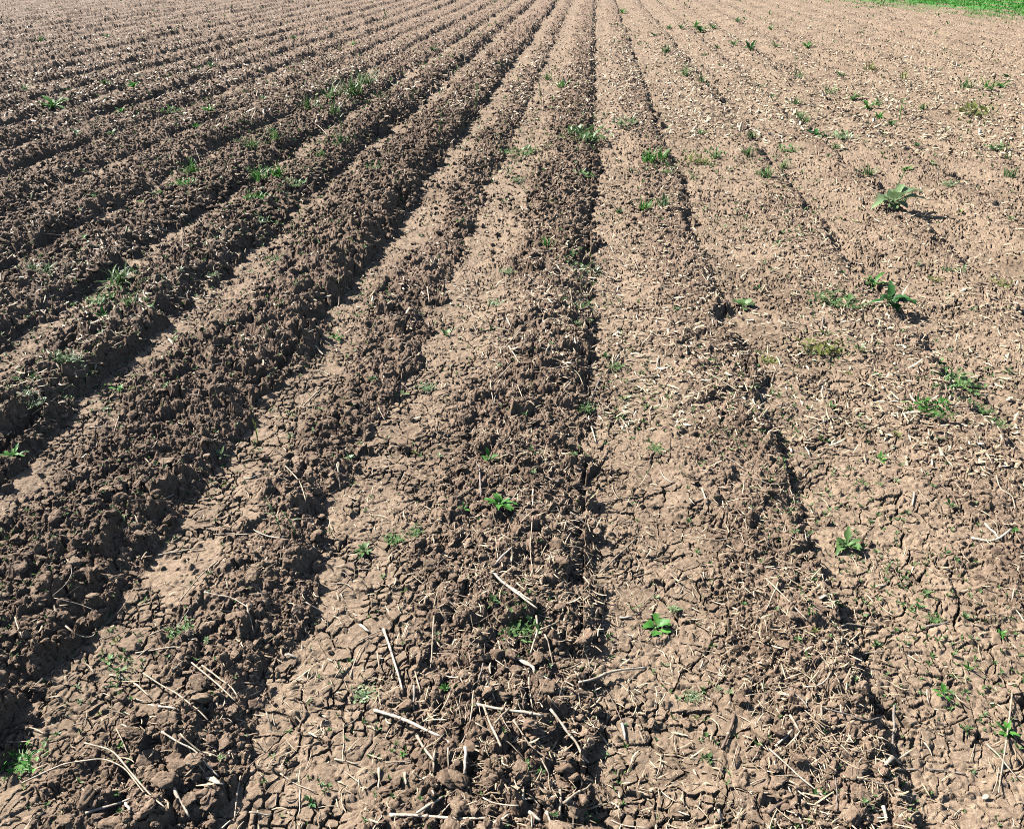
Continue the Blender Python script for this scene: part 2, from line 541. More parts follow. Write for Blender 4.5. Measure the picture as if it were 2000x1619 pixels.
def build_clods():
    cos, fas, tones = [], [], []
    base = 0
    singles = []
    for sub, n, vmin, vmax, s0, s1, pw in ((3, 18000, 250, 1010, 0.007, 0.025, 2.6), (2, 60000, 150, 1010, 0.0035, 0.011, 1.7), (1, 210000, 31, 330, 0.009, 0.032, 2.0)):
        X, Y = scatter(n, vmin, vmax, 60 if vmax > 900 else 46)
        z, c = surface(X, Y)
        k, u, de, w = row_coord(X, Y)
        cc = EC[k]
        p = np.clip(c * (0.35 + 0.9 * cc) * 0.75 + (0.13 if sub == 1 else 0.035), 0, 1) * fade_ends(X, Y, vmin, vmax) * clear_of(X, Y, 0.016 if sub == 3 else 0.007)
        keep = rng.uniform(size=n) < p
        X, Y, z, c, cc, u = X[keep], Y[keep], z[keep], c[keep], cc[keep], u[keep]
        m = len(X)
        s = (s0 + (s1 - s0) * rng.uniform(size=m) ** pw) * (0.55 + 0.5 * cc)
        R = rots(m)
        squash = rng.uniform(0.6, 1.0, m)
        tone = np.clip(rng.normal(0.55, 0.28, m), 0, 1)
        var = [lump_variant(sub, 100 + 10 * sub + i) for i in range(10)]
        pick = rng.randint(0, 10, m)
        big = np.zeros(m, bool)
        if sub == 3:
            dd = depth_of(X, Y)
            show = s / dd * in_view(X, Y)
            big[np.argsort(-show)[:240]] = True
        for i in range(10):
            idx = np.where((pick == i) & ~big)[0]
            if not len(idx): continue
            co, fa = var[i]
            P = np.einsum('nij,vj->nvi', R[idx], co) * s[idx, None, None]
            P[:, :, 2] *= squash[idx, None]
            P += np.stack([X[idx], Y[idx], z[idx] + 0.32 * s[idx]], -1)[:, None, :]
            cos.append(P.reshape(-1, 3))
            nv = len(co)
            fas.append((fa[None] + (base + np.arange(len(idx)) * nv)[:, None, None]).reshape(-1, 3))
            tones.append(np.repeat(tone[idx], nv))
            base += len(idx) * nv
        if sub == 3:
            vs = [lump_variant(4, 300 + i) for i in range(14)]
            mes = []
            for i, (co, fa) in enumerate(vs):
                co = co * np.array([1, 1, 0.85], f32)
                me = mesh_from('soil_clod', co, [fa], True, {'tone': np.full(len(co), 0.25 + 0.05 * i)})
                mes.append(me)
            for i in np.where(big)[0]:
                o = obj('soil_clod', mes[i % 14], M_CLOD if i < 0 else None, None, (float(X[i]), float(Y[i]), float(z[i] + 0.30 * s[i])))
                if not o.data.materials: o.data.materials.append(M_CLOD)
                a = float(s[i]) * 1.12
                o.scale = (a, a, a)
                o.rotation_euler = (rng.uniform(-0.5, 0.5), rng.uniform(-0.5, 0.5), rng.uniform(0, 6.28))
                pl = place_words(float(X[i]), float(Y[i]))
                near = 'near' if Y[i] < 2.2 else ('middle' if Y[i] < 4 else 'far')
                size = 'large' if s[i] > 0.02 else 'small'
                tag(o, f'{size} rough brown clod lying loose on the {near} stretch of the {pl}', 'clod', f'{size} clods on the {near} stretch of the {pl}')
    me = mesh_from('loose_soil_crumbs', np.concatenate(cos), [np.concatenate(fas)], False, {'tone': np.concatenate(tones)})
    tag(obj('loose_soil_crumbs', me, M_CLOD), 'countless small soil crumbs lying over the ridges', 'soil crumbs', kind='stuff')


TAKEN = set()


def take(pts, r):
    for x, y in pts:
        for a in (-r, 0, r):
            for c in (-r, 0, r):
                TAKEN.add((round((x + a) * 100), round((y + c) * 100)))


def clear_of(X, Y, r):
    """no clod where a straw or a weed lies"""
    return np.array([(round(x * 100), round(y * 100)) not in TAKEN for x, y in zip(X.tolist(), Y.tolist())], f32)


# ------------------------------------------------------------------ straw: tubes along a bent line
def tube(pts, rad, sides=6, flat=1.0):
    pts = np.asarray(pts, f32); n = len(pts)
    d = np.gradient(pts, axis=0); d /= np.maximum(np.linalg.norm(d, axis=1, keepdims=True), 1e-9)
    up = np.array([0, 0, 1], f32)
    sd = np.cross(d, up); ln = np.linalg.norm(sd, axis=1, keepdims=True)
    sd = np.where(ln > 0.05, sd / np.maximum(ln, 1e-6), np.array([1, 0, 0], f32))
    nn = np.cross(sd, d)
    a = np.arange(sides) / sides * 2 * math.pi
    rad = np.broadcast_to(np.asarray(rad, f32), (n,))
    ring = pts[:, None] + rad[:, None, None] * (np.cos(a)[None, :, None] * sd[:, None] + flat * np.sin(a)[None, :, None] * nn[:, None])
    co = ring.reshape(-1, 3)
    i = np.arange(n - 1)[:, None] * sides; j = np.arange(sides)[None]
    q = np.stack([i + j, i + (j + 1) % sides, i + sides + (j + 1) % sides, i + sides + j], -1).reshape(-1, 4)
    co = np.concatenate([co, pts[:1], pts[-1:]])
    c0, c1 = n * sides, n * sides + 1
    jj = np.arange(sides)
    t = np.concatenate([np.stack([np.full(sides, c0), (jj + 1) % sides, jj], -1),
                        np.stack([np.full(sides, c1), (n - 1) * sides + jj, (n - 1) * sides + (jj + 1) % sides], -1)])
    return co, q, t


def lay(line, lift):
    """carry a line of ground points: it bridges the hollows and rests on the lumps"""
    line = np.asarray(line, f32)
    z = height(line[:, 0], line[:, 1])
    t = np.linspace(0, 1, len(line))
    a = np.polyfit(t, z, 1)
    zf = np.polyval(a, t)
    zf += np.percentile(z - zf, 88) + lift + 0.001
    return np.concatenate([line, zf[:, None]], 1)


def pix_line(pix, per=10.0):
    out = []
    for (x0, y0), (x1, y1) in zip(pix[:-1], pix[1:]):
        n = max(3, int(math.hypot(x1 - x0, y1 - y0) / per))
        for i in range(n):
            out.append((x0 + (x1 - x0) * i / n, y0 + (y1 - y0) * i / n))
    out.append(pix[-1])
    pts = np.array([ground_pt(*p)[:2] for p in out], f32)
    if len(pts) > 4:                                     # soften the corners, keep the ends
        for _ in range(2):
            pts[1:-1] = 0.25 * pts[:-2] + 0.5 * pts[1:-1] + 0.25 * pts[2:]
    return pts


STRAWS = []
SLIM = 0.72


def straw(line_xy, r, kind='s', label=None, lift=None):
    r = r * SLIM
    pts = lay(line_xy, (r * 0.9 if lift is None else lift))
    n = len(pts)
    take(pts[:, :2].tolist(), 0.009)
    seg = np.linalg.norm(np.diff(pts, axis=0), axis=1); L = float(seg.sum())
    rs = np.random.RandomState(len(STRAWS) + 5)
    w = np.interp(np.arange(n), np.linspace(0, n - 1, 5), rs.normal(0, 0.0011, 5))
    d = pts[-1, :2] - pts[0, :2]; d = np.array([-d[1], d[0]]) / max(np.linalg.norm(d), 1e-6)
    pts[:, :2] += w[:, None] * d
    pts[:, 2] += np.interp(np.arange(n), np.linspace(0, n - 1, 4), rs.normal(0.0005, 0.0014, 4))
    t = np.linspace(0, 1, n)
    rad = r * (1.08 - 0.34 * t) * (1 + 0.13 * rs.normal(size=n))
    mid = pts.mean(axis=0)
    parts = []
    husk = kind in ('h',)
    co, q, tr = tube(pts - mid, rad * (1 if not husk else np.interp(t, [0, 0.3, 0.8, 1], [0.5, 1.3, 1.0, 0.35])), 7, 0.45 if husk else 0.9)
    mat = {'s': M_STRAW, 'w': M_WHITE, 'h': M_WHITE, 'b': M_BROWN, 'g': M_GREY}[kind]
    name = {'h': 'straw_husk', 'b': 'brown_stalk', 'g': 'grey_stalk'}.get(kind, 'straw')
    me = mesh_from(name, co, [q, tr], True)
    thick = r > 0.0027 and L > 0.10 and kind in 'swbg'
    if thick:                                            # a stalk with its joints
        root = bpy.data.objects.new('maize_stalk' if kind in 'sw' else name, None)
        root.empty_display_size = 0.05
        COL.objects.link(root); root.location = mid
        obj('stem', me, mat, root)
        for f in ((0.38, 0.80) if L > 0.16 else (0.55,)):
            i = f * (n - 1); i0 = int(i); p = pts[i0] + (pts[min(i0 + 1, n - 1)] - pts[i0]) * (i - i0) - mid
            dd = pts[min(i0 + 1, n - 1)] - pts[i0]; dd = dd / max(np.linalg.norm(dd), 1e-6)
            rr = float(np.interp(f, t, rad))
            c2, q2, t2 = tube([p - dd * rr * 0.9, p - dd * rr * 0.4, p + dd * rr * 0.4, p + dd * rr * 0.9], np.array([1.02, 1.28, 1.25, 1.02]) * rr, 7)
            obj('joint', mesh_from('joint', c2, [q2, t2], True), M_WHITE if kind == 's' else M_STRAW, root)
        o = root
    else:
        o = obj(name, me, mat, None, mid)
    cat = {'h': 'husk', 'b': 'stalk', 'g': 'stalk'}.get(kind, 'straw')
    size = 'long' if L > 0.15 else ('short' if L < 0.075 else '')
    bent = 'bent' if len(line_xy) > 4 and np.linalg.norm(pts[-1] - pts[0]) < 0.965 * L else ''
    look = {'s': 'pale', 'w': 'bleached', 'h': 'white', 'b': 'brown', 'g': 'grey'}[kind]
    dx, dy = pts[-1, 0] - pts[0, 0], pts[-1, 1] - pts[0, 1]
    ang = math.degrees(math.atan2(dy, dx)) % 180
    way = 'lying across' if ang < 35 or ang > 145 else ('lying along' if 65 < ang < 115 else 'slanting')
    noun = {'h': 'leaf husk', 'b': 'stalk', 'g': 'stalk'}.get(kind, 'maize stalk' if thick else 'straw')
    desc = ' '.join(w for w in (size, bent, look, noun, way) if w)
    tag(o, label, cat, 'straws and stalks lying on the field')
    if label is None:
        PENDING.append((o, desc, place_words(float(mid[0]), float(mid[1])), float(mid[1])))
    STRAWS.append((o, mid, L))
    return o


T, N, K_ = 0.0046, 0.0030, 0.0020      # thick, normal, thin
HAND = [  # radius, kind, pixels of the line, label
    (N, 's', [(281, 1321), (386, 1392), (409, 1420)], 'long straight pale straw over the dark hollow of the low crumbly ridge'),
    (N, 's', [(262, 1336), (294, 1361)], None), (N, 's', [(264, 1367), (290, 1371)], None),
    (T, 'w', [(290, 1378), (350, 1399)], None), (N, 's', [(375, 1298), (424, 1336), (462, 1382)], None),
    (N, 's', [(394, 1302), (451, 1344), (468, 1378)], None), (N, 's', [(355, 1451), (401, 1478)], None),
    (N, 'w', [(321, 1449), (382, 1478), (430, 1533)], None),
    (N, 's', [(168, 1455), (226, 1478), (275, 1539), (329, 1604)], None),
    (N, 's', [(44, 1535), (134, 1499), (206, 1493), (245, 1508), (298, 1573)], 'longest arching straw, bending over the near ground beside the leafy clump'),
    (T, 'w', [(172, 1604), (258, 1566)], None), (T, 'w', [(248, 1577), (262, 1604)], None), (T, 'w', [(342, 1547), (371, 1604)], None),
    (0.008, 'h', [(405, 1531), (440, 1550)], 'broad white husk at the end of a bent straw on the near ground'),
    (N, 's', [(470, 1516), (459, 1604)], None), (K_, 'b', [(482, 1503), (535, 1463), (558, 1447)], None),
    (K_, 's', [(671, 1413), (671, 1501)], None), (N, 's', [(654, 1484), (700, 1497)], None), (K_, 's', [(547, 1510), (573, 1531), (619, 1550)], None),
    (N, 's', [(424, 1096), (378, 1149), (352, 1180)], None), (N, 's', [(310, 1088), (401, 1073)], None),
    (N, 's', [(401, 1166), (451, 1172), (493, 1201)], None), (N, 's', [(484, 1195), (497, 1241)], None), (K_, 's', [(487, 1161), (524, 1162)], None),
    (N, 'w', [(600, 1195), (631, 1206)], None), (N, 's', [(292, 1245), (336, 1226)], None), (N, 's', [(264, 1273), (344, 1271), (356, 1277)], None),
    (N, 's', [(268, 1286), (296, 1267)], None), (N, 's', [(31, 1208), (46, 1252)], None),
    (N, 's', [(134, 1241), (159, 1264), (187, 1256), (189, 1229)], 'hook-shaped pale straw curling up beside the tall cloddy ridge'),
    (K_, 's', [(195, 1252), (245, 1229)], None), (0.006, 'h', [(556, 1283), (581, 1289)], None), (N, 'w', [(489, 1596), (531, 1591)], None),
    (N, 's', [(15, 1457), (65, 1453)], None), (K_, 's', [(147, 1424), (168, 1413), (172, 1390)], None), (N, 's', [(214, 1317), (245, 1329)], None),
    (K_, 's', [(229, 1428), (252, 1474)], None), (N, 's', [(191, 1566), (214, 1547)], None), (K_, 's', [(428, 1401), (447, 1403), (455, 1415)], None),
    (0.0062, 'w', [(732, 1388), (864, 1451)], 'thick straight bleached stalk slanting over the near crust beside a straw heap'),
    (0.0052, 'w', [(749, 1229), (768, 1287), (788, 1355)], 'thick bleached stalk lying alone along the near smooth crust'),
    (0.0065, 'h', [(702, 1222), (723, 1237)], None), (N, 's', [(700, 1256), (746, 1233)], None), (N, 's', [(849, 1212), (841, 1306)], None),
    (K_, 's', [(845, 1273), (891, 1274)], None), (0.0050, 'w', [(967, 1130), (975, 1143), (1048, 1210)], 'thick pale stalk with a bent tip pointing at the leafy cluster in the central furrow'),
    (T, 's', [(983, 1141), (1040, 1195)], None), (N, 's', [(1009, 1145), (1055, 1183)], None), (N, 's', [(1051, 1195), (1080, 1206)], None),
    (K_, 's', [(931, 1149), (967, 1124)], None), (N, 's', [(969, 1057), (973, 1099)], None), (T, 'w', [(967, 1107), (1000, 1082)], None),
    (N, 's', [(1040, 1023), (1036, 1076), (1040, 1118)], None), (N, 's', [(1070, 1061), (1051, 1092)], None), (N, 's', [(990, 1031), (1006, 1000)], None),
    (T, 's', [(1048, 1206), (1051, 1229), (1038, 1281)], None), (T, 's', [(1093, 1210), (1055, 1237)], None), (N, 's', [(1009, 1245), (1048, 1243)], None),
    (N, 's', [(1065, 1245), (1082, 1298)], None), (0.0072, 'h', [(1009, 1285), (1040, 1298), (1044, 1313)], None), (0.0058, 'w', [(1051, 1313), (1074, 1333)], None),
    (N, 's', [(1032, 1325), (1040, 1386)], None), (0.0068, 'w', [(929, 1382), (994, 1390), (1063, 1405)], 'thickest bleached stalk lying across the near straw heap in the central furrow'),
    (T, 's', [(996, 1384), (967, 1440)], None), (N, 's', [(925, 1355), (920, 1432)], None), (T, 's', [(944, 1390), (979, 1485)], None),
    (N, 's', [(1070, 1371), (1093, 1394)], None), (T, 'w', [(1074, 1399), (1116, 1459), (1147, 1507)], 'long bleached stalk slanting into the black hollow of the central furrow'),
    (N, 's', [(1002, 1417), (1032, 1463), (1078, 1489)], None), (K_, 's', [(929, 1438), (994, 1463), (1017, 1482)], None), (N, 's', [(1055, 1478), (1072, 1512)], None),
    (T, 's', [(814, 1440), (849, 1501)], None), (T, 's', [(849, 1478), (847, 1512)], None), (N, 's', [(876, 1478), (876, 1512)], None),
    (0.0050, 'w', [(912, 1478), (908, 1524)], None), (N, 's', [(753, 1493), (803, 1484)], None), (T, 's', [(742, 1501), (740, 1543)], None),
    (T, 's', [(791, 1512), (793, 1535)], None), (K_, 's', [(717, 1478), (738, 1451)], None), (T, 'w', [(814, 1596), (864, 1566)], None),
    (0.0056, 'w', [(761, 1597), (952, 1601)], 'longest pale stalk lying crosswise along the very nearest edge of the field'), (N, 's', [(849, 1596), (895, 1564)], None),
    (T, 's', [(1101, 1589), (1155, 1547)], None), (T, 's', [(1093, 1558), (1093, 1596)], None), (0.0055, 'w', [(1034, 1585), (1055, 1604)], None),
    (T, 'w', [(1067, 1585), (1078, 1606)], None), (0.0052, 'w', [(1130, 1340), (1212, 1317), (1262, 1306)], 'thick bleached stalk crossing the smooth strip past the central furrow'),
    (N, 's', [(1139, 1141), (1185, 1159)], None), (N, 's', [(1172, 1122), (1243, 1052)], 'straight thin straw lying alone on the smooth strip past the central furrow'),
    (K_, 'b', [(1262, 1111), (1350, 1078)], None), (N, 'b', [(1243, 1124), (1276, 1120)], None), (K_, 'b', [(1181, 1344), (1200, 1378), (1216, 1417)], None),
    (0.0052, 'w', [(1216, 1417), (1221, 1451)], None), (K_, 's', [(1143, 1073), (1139, 1099)], None), (N, 's', [(807, 1306), (822, 1363)], None), (T, 'g', [(811, 1352), (807, 1386)], None),
    (N, 's', [(971, 1252), (990, 1298)], None), (K_, 's', [(967, 1294), (998, 1313)], None), (K_, 'b', [(937, 1218), (1013, 1187)], None),
    (N, 's', [(1269, 1203), (1315, 1201)], 'reddish pale straw lying across between the round-leaved weed and the upright leaf'), (T, 'w', [(1210, 1207), (1235, 1208)], None), (N, 's', [(845, 1046), (849, 1069)], None),
    (K_, 'b', [(1143, 1283), (1189, 1304)], None), (N, 's', [(1032, 1550), (1055, 1573)], None), (N, 'g', [(944, 1306), (933, 1340)], None),
    (0.0015, 's', [(902, 1360), (890, 1410)], None), (0.0015, 's', [(893, 1380), (902, 1425)], None), (0.0015, 's', [(912, 1372), (908, 1420)], None), (0.0015, 's', [(933, 1375), (940, 1405)], None),
    (N, 'w', [(1501, 1470), (1575, 1531), (1625, 1566)], 'long bleached straw slanting over the near crust to the straw-strewn furrow'),
    (T, 'g', [(1745, 1382), (1743, 1472)], 'straight greyish stalk lying along the furrow above a pale husk'), (N, 'g', [(1606, 1396), (1667, 1409), (1717, 1424)], 'dark grey stalk lying across the straw-strewn furrow'),
    (N, 's', [(1977, 1356), (1961, 1466), (1948, 1554)], 'long thin straw crossing a second straw on the flat crust'), (N, 's', [(1925, 1459), (1984, 1522)], 'thin straw crossed by the longest straw on the flat near crust'),
    (N, 's', [(1495, 1143), (1537, 1183), (1575, 1222)], 'long pale straw on the crest beside the straw-strewn furrow, crossed by a short straw'), (N, 's', [(1518, 1147), (1495, 1195)], None),
    (K_, 's', [(1579, 1082), (1621, 1119)], None), (N, 's', [(1556, 1015), (1575, 1050)], None),
    (0.0066, 'w', [(1896, 1052), (1942, 1061), (1971, 1042)], 'thick angular bleached stalk on the flat crust beside a small weed'), (0.0054, 'w', [(1923, 1025), (1950, 1054)], None),
    (K_, 's', [(1946, 1008), (1948, 1046)], None), (0.0055, 'b', [(1434, 1398), (1422, 1440), (1409, 1466)], None), (0.0058, 'b', [(1499, 1592), (1537, 1562)], None),
    (0.0050, 'w', [(1514, 1459), (1545, 1440)], None), (T, 's', [(1541, 1409), (1560, 1440)], None), (T, 's', [(1747, 1503), (1793, 1505)], None),
    (0.0080, 'h', [(1728, 1499), (1759, 1495)], None), (0.0058, 'w', [(1724, 1577), (1732, 1604)], None), (K_, 's', [(1453, 1069), (1495, 1082)], None),
    (N, 's', [(1633, 1226), (1713, 1229)], None), (N, 's', [(1682, 1279), (1728, 1273)], None), (T, 'g', [(1808, 1226), (1850, 1218)], None), (K_, 's', [(1927, 1210), (1961, 1206)], None),
    (K_, 's', [(1904, 1451), (1893, 1493)], None), (K_, 's', [(1441, 1455), (1428, 1508)], None), (K_, 's', [(1453, 1361), (1499, 1357)], None), (K_, 's', [(1344, 1187), (1382, 1186)], None),
    (0.0075, 'h', [(1919, 1562), (1933, 1556)], None), (0.0060, 'h', [(1709, 1149), (1732, 1141)], None), (N, 's', [(1969, 1336), (1984, 1342)], None), (0.0060, 'h', [(1598, 1178), (1613, 1178)], None),
    (K_, 's', [(1621, 1432), (1659, 1482)], None), (N, 's', [(1808, 1352), (1814, 1378)], None), (K_, 's', [(1950, 1505), (1938, 1550)], None), (T, 'w', [(1401, 1592), (1415, 1604)], None), (N, 's', [(1671, 1531), (1751, 1535)], None),
    (N, 's', [(1444, 933), (1533, 957)], 'pale straw over a dark hollow on the crest of the straw-strewn furrow'), (N, 's', [(1383, 739), (1448, 774)], None), (N, 's', [(1341, 728), (1383, 739)], None),
    (N, 's', [(1644, 648), (1707, 656)], None), (T, 'g', [(1607, 622), (1604, 656)], None), (K_, 'b', [(1559, 604), (1533, 656)], None), (N, 's', [(1485, 659), (1522, 654)], None), (N, 's', [(1448, 696), (1478, 678)], None),
    (N, 's', [(1563, 541), (1611, 541)], None), (K_, 's', [(1567, 622), (1604, 630)], None), (N, 'w', [(1578, 844), (1622, 819)], None), (K_, 's', [(1622, 907), (1648, 926)], None), (0.0075, 'h', [(1472, 770), (1489, 789)], None),
    (N, 's', [(1944, 937), (1952, 963), (1978, 972), (1981, 996)], None), (0.0050, 'w', [(1785, 963), (1781, 993)], None), (K_, 's', [(1793, 959), (1826, 993)], None), (N, 's', [(1541, 959), (1552, 989)], None),
    (T, 'w', [(1370, 959), (1381, 985)], None), (N, 's', [(1367, 533), (1389, 563)], None), (N, 's', [(1944, 844), (1985, 881)], None), (N, 's', [(1485, 741), (1515, 726)], None),
    (0.0058, 's', [(1017, 644), (980, 689)], 'thick woody pale stalk lying on the crest beside the central furrow'), (0.0060, 'h', [(989, 628), (998, 643)], None), (0.0075, 'h', [(976, 627), (984, 629)], None),
    (T, 's', [(994, 685), (1017, 719)], None), (T, 's', [(1000, 713), (954, 763)], None), (N, 's', [(957, 756), (965, 793)], None), (N, 's', [(1011, 756), (1020, 796)], None), (K_, 's', [(950, 715), (961, 741)], None),
    (N, 's', [(917, 607), (924, 622), (954, 628)], 'hook-shaped pale straw lying on the crust behind the woody stalk'), (T, 's', [(835, 563), (839, 600)], None), (N, 's', [(1098, 713), (1128, 737), (1139, 763)], None),
    (K_, 's', [(1165, 781), (1202, 807)], None), (T, 'w', [(1154, 830), (1163, 867)], None), (N, 's', [(1143, 830), (1165, 807)], None), (T, 'g', [(1172, 741), (1154, 781)], None), (N, 's', [(1226, 748), (1294, 730)], 'pale straw lying across the smooth strip just past the central furrow'),
    (K_, 's', [(1269, 800), (1267, 848)], None), (T, 'w', [(1287, 700), (1281, 722)], None), (N, 's', [(1233, 504), (1246, 533)], None), (T, 'w', [(1193, 480), (1198, 498)], None), (K_, 'b', [(1209, 674), (1235, 652)], None),
    (N, 's', [(1157, 993), (1205, 976), (1257, 970)], 'pale bent straw lying across the smooth strip beside the leafy rosette furrow'), (T, 'g', [(935, 915), (937, 945), (939, 978)], None), (T, 'w', [(1041, 956), (1041, 993)], None), (N, 's', [(739, 796), (752, 826)], None), (K_, 's', [(783, 804), (809, 813)], None),
    (N, 's', [(661, 911), (665, 959)], None), (N, 's', [(894, 989), (924, 959)], None), (N, 's', [(998, 856), (983, 878)], None), (K_, 's', [(976, 893), (1042, 885)], None), (N, 's', [(1094, 844), (1111, 869)], None), (N, 's', [(1013, 696), (1039, 685)], None),
    (N, 's', [(1113, 567), (1117, 593)], None), (N, 's', [(1087, 589), (1080, 607)], None), (N, 's', [(1128, 570), (1150, 589)], None), (N, 's', [(63, 441), (76, 470)], None), (N, 's', [(78, 437), (77, 467)], None), (N, 's', [(100, 437), (94, 459)], None), (N, 's', [(126, 441), (115, 459)], None),
    (N, 's', [(74, 478), (130, 470)], None), (N, 's', [(74, 480), (41, 496)], None), (N, 's', [(356, 448), (357, 507)], None), (N, 's', [(246, 513), (293, 506), (315, 478)], None), (N, 's', [(559, 922), (589, 948), (600, 996)], 'bent pale straw lying down the crust beside the tall cloddy ridge'),
    (N, 's', [(659, 915), (665, 956)], None), (T, 's', [(626, 767), (585, 796)], None), (N, 's', [(593, 800), (637, 787)], None), (T, 'w', [(474, 685), (483, 700)], None), (0.0070, 'h', [(330, 663), (339, 676)], None), (N, 's', [(233, 819), (222, 844)], None),
    (T, 'w', [(478, 943), (515, 930)], None), (0.0085, 'h', [(124, 642), (131, 648)], None), (0.0075, 'h', [(159, 892), (172, 889)], None), (T, 's', [(341, 907), (352, 915)], None), (K_, 's', [(374, 919), (393, 937)], None), (T, 's', [(119, 693), (81, 715)], None),
    (N, 's', [(307, 441), (313, 459)], None), (N, 's', [(337, 419), (363, 444)], None), (N, 's', [(255, 340), (302, 372)], 'long pale straw slanting over the grassy shaded ridge'), (N, 's', [(105, 345), (127, 370)], None), (N, 's', [(50, 350), (85, 370)], None), (N, 's', [(235, 325), (242, 345)], None),
    (T, 'w', [(472, 230), (502, 237)], None), (N, 's', [(405, 240), (385, 272)], None), (N, 's', [(435, 240), (417, 265)], None), (N, 's', [(320, 90), (345, 100)], None), (T, 'w', [(820, 220), (826, 232)], None), (N, 's', [(345, 290), (332, 305)], None), (N, 's', [(367, 310), (387, 327)], None), (N, 's', [(380, 295), (395, 325)], None),
    (T, 'w', [(620, 255), (642, 270)], None), (N, 's', [(1225, 243), (1245, 228), (1250, 245)], None), (N, 's', [(1160, 236), (1180, 238)], None),
]


def build_straws():
    for r, kind, pix, label in HAND:
        straw(pix_line(pix), r, kind, label)
    # the rest of the straws large enough to be told apart, on the ridge crests
    n = 0
    used = [(m[0], m[1]) for o, m, L in STRAWS]
    while n < 300 - len(HAND):
        X, Y = scatter(1, 400, 960, 36)
        x, y = float(X[0]), float(Y[0])
        if not in_view(X, Y)[0]: continue
        order, u = row_of(x, y)
        p = 0.25 + 0.75 * (u > 0.5)
        if order > 1: p *= 0.5
        if rng.uniform() > p: continue
        if min((x - a) ** 2 + (y - b) ** 2 for a, b in used) < 0.05 ** 2: continue
        used.append((x, y))
        L = rng.uniform(0.055, 0.14) * (0.8 + 0.12 * y); a = rng.uniform(0, math.pi)
        t = np.linspace(-0.5, 0.5, 9)
        bend = rng.normal(0, 0.09) * L
        line = np.stack([x + t * L * math.cos(a) - bend * (4 * t * t) * math.sin(a), y + t * L * math.sin(a) + bend * (4 * t * t) * math.cos(a)], -1)
        straw(line, rng.uniform(0.0016, 0.0032), rng.choice(list('ssswwbg')))
        n += 1


build_straws()


# ------------------------------------------------------------------ chaff: countless broken bits of leaf and straw
def build_chaff():
    cos, fas, tones = [], [], []
    base = 0
    for n, vmin, vmax, l0, l1, w0, w1 in ((105000, 250, 1010, 0.006, 0.055, 0.0009, 0.0025), (95000, 75, 480, 0.018, 0.060, 0.0026, 0.0070), (170000, 30, 190, 0.026, 0.085, 0.007, 0.018)):
        X, Y = scatter(n, vmin, vmax)
        z, c = surface(X, Y)
        k, u, de, w = row_coord(X, Y)
        o = k - K_CENTRE
        pat = fbm(X * 1.7, Y * 1.1, 81, 2)
        p = (0.26 + 0.73 * sstep(0.35, 0.8, u)) * (0.60 + 0.55 * pat)
        p = p * np.where(o == 1, 1.3, 1) * np.where(o == 0, 1.2, 1) * np.where((o == -2) & (Y < 6), 0.25, 1) * np.where((o == -1) & (Y < 6), 0.40, 1) * np.where((o <= -3), np.where(Y > 7, 0.80, 1.05), 1) * np.where((o > 1) & (Y < 5), 0.75, 1)
        p = np.clip(p, 0.10, 1) * (0.75 if vmin > 200 else 0.8) * fade_ends(X, Y, vmin, vmax)
        p = p * (0.45 + 0.55 * sstep(1.0, 2.0, Y)) * (clear_of(X, Y, 0) if vmin > 200 else 1) + (0.16 * (o > 0) if vmin < 100 else 0)
        edge = X > meadow_edge(Y) + 0.8
        keep = (rng.uniform(size=n) < p) & ~edge
        X, Y, z = X[keep], Y[keep], z[keep]
        m = len(X)
        L = l0 + (l1 - l0) * rng.uniform(size=m) ** 2.0
        W = w0 + (w1 - w0) * rng.uniform(size=m) ** 1.7
        a = rng.uniform(0, 2 * math.pi, m)
        tilt = rng.normal(0.05, 0.30, m)
        S_ = 5 if vmin > 200 else 3
        t = np.linspace(-0.5, 0.5, S_)
        curve = rng.normal(0, 0.07, m)
        arch = rng.normal(0.02, 0.07, m)
        prof = np.array([0.55, 1.0, 1.0, 0.9, 0.4]) if S_ == 5 else np.array([0.7, 1.0, 0.6])
        lx = t[None] * L[:, None]; ly = curve[:, None] * L[:, None] * (4 * t * t)[None]
        ca, sa = np.cos(a)[:, None], np.sin(a)[:, None]
        px = X[:, None] + lx * ca - ly * sa; py = Y[:, None] + lx * sa + ly * ca
        pz = z[:, None] + 0.004 + W[:, None] * 0.5 + np.tan(tilt)[:, None] * lx + np.abs(tilt)[:, None] * L[:, None] * 0.28 - arch[:, None] * L[:, None] * (4 * t * t)[None]
        side = W[:, None] * prof[None]
        sx, sy = -sa * side, ca * side
        th = side * rng.uniform(0.15, 0.75, m)[:, None]
        ring = np.stack([np.stack([px + sx, py + sy, pz - th * 0.3], -1), np.stack([px, py, pz + th], -1), np.stack([px - sx, py - sy, pz - th * 0.3], -1), np.stack([px, py, pz - th], -1)], 2)
        co = ring.reshape(m, -1, 3)
        i = np.arange(S_ - 1)[:, None] * 4; j = np.arange(4)[None]
        q = np.stack([i + j, i + (j + 1) % 4, i + 4 + (j + 1) % 4, i + 4 + j], -1).reshape(-1, 4)
        e = np.array([[3, 2, 1, 0], [S_ * 4 - 4, S_ * 4 - 3, S_ * 4 - 2, S_ * 4 - 1]])
        q = np.concatenate([q, e])
        nv = S_ * 4
        cos.append(co.reshape(-1, 3)); fas.append((q[None] + (base + np.arange(m) * nv)[:, None, None]).reshape(-1, 4))
        tones.append(np.repeat(rng.uniform(0.0, 1, m) ** 1.1, nv)); base += m * nv
    me = mesh_from('straw_chaff', np.concatenate(cos), [np.concatenate(fas)], False, {'tone': np.concatenate(tones)})
    tag(obj('straw_chaff', me, M_CHAFF), 'countless broken bits of straw and dry leaf strewn over the soil', 'chaff', kind='stuff')


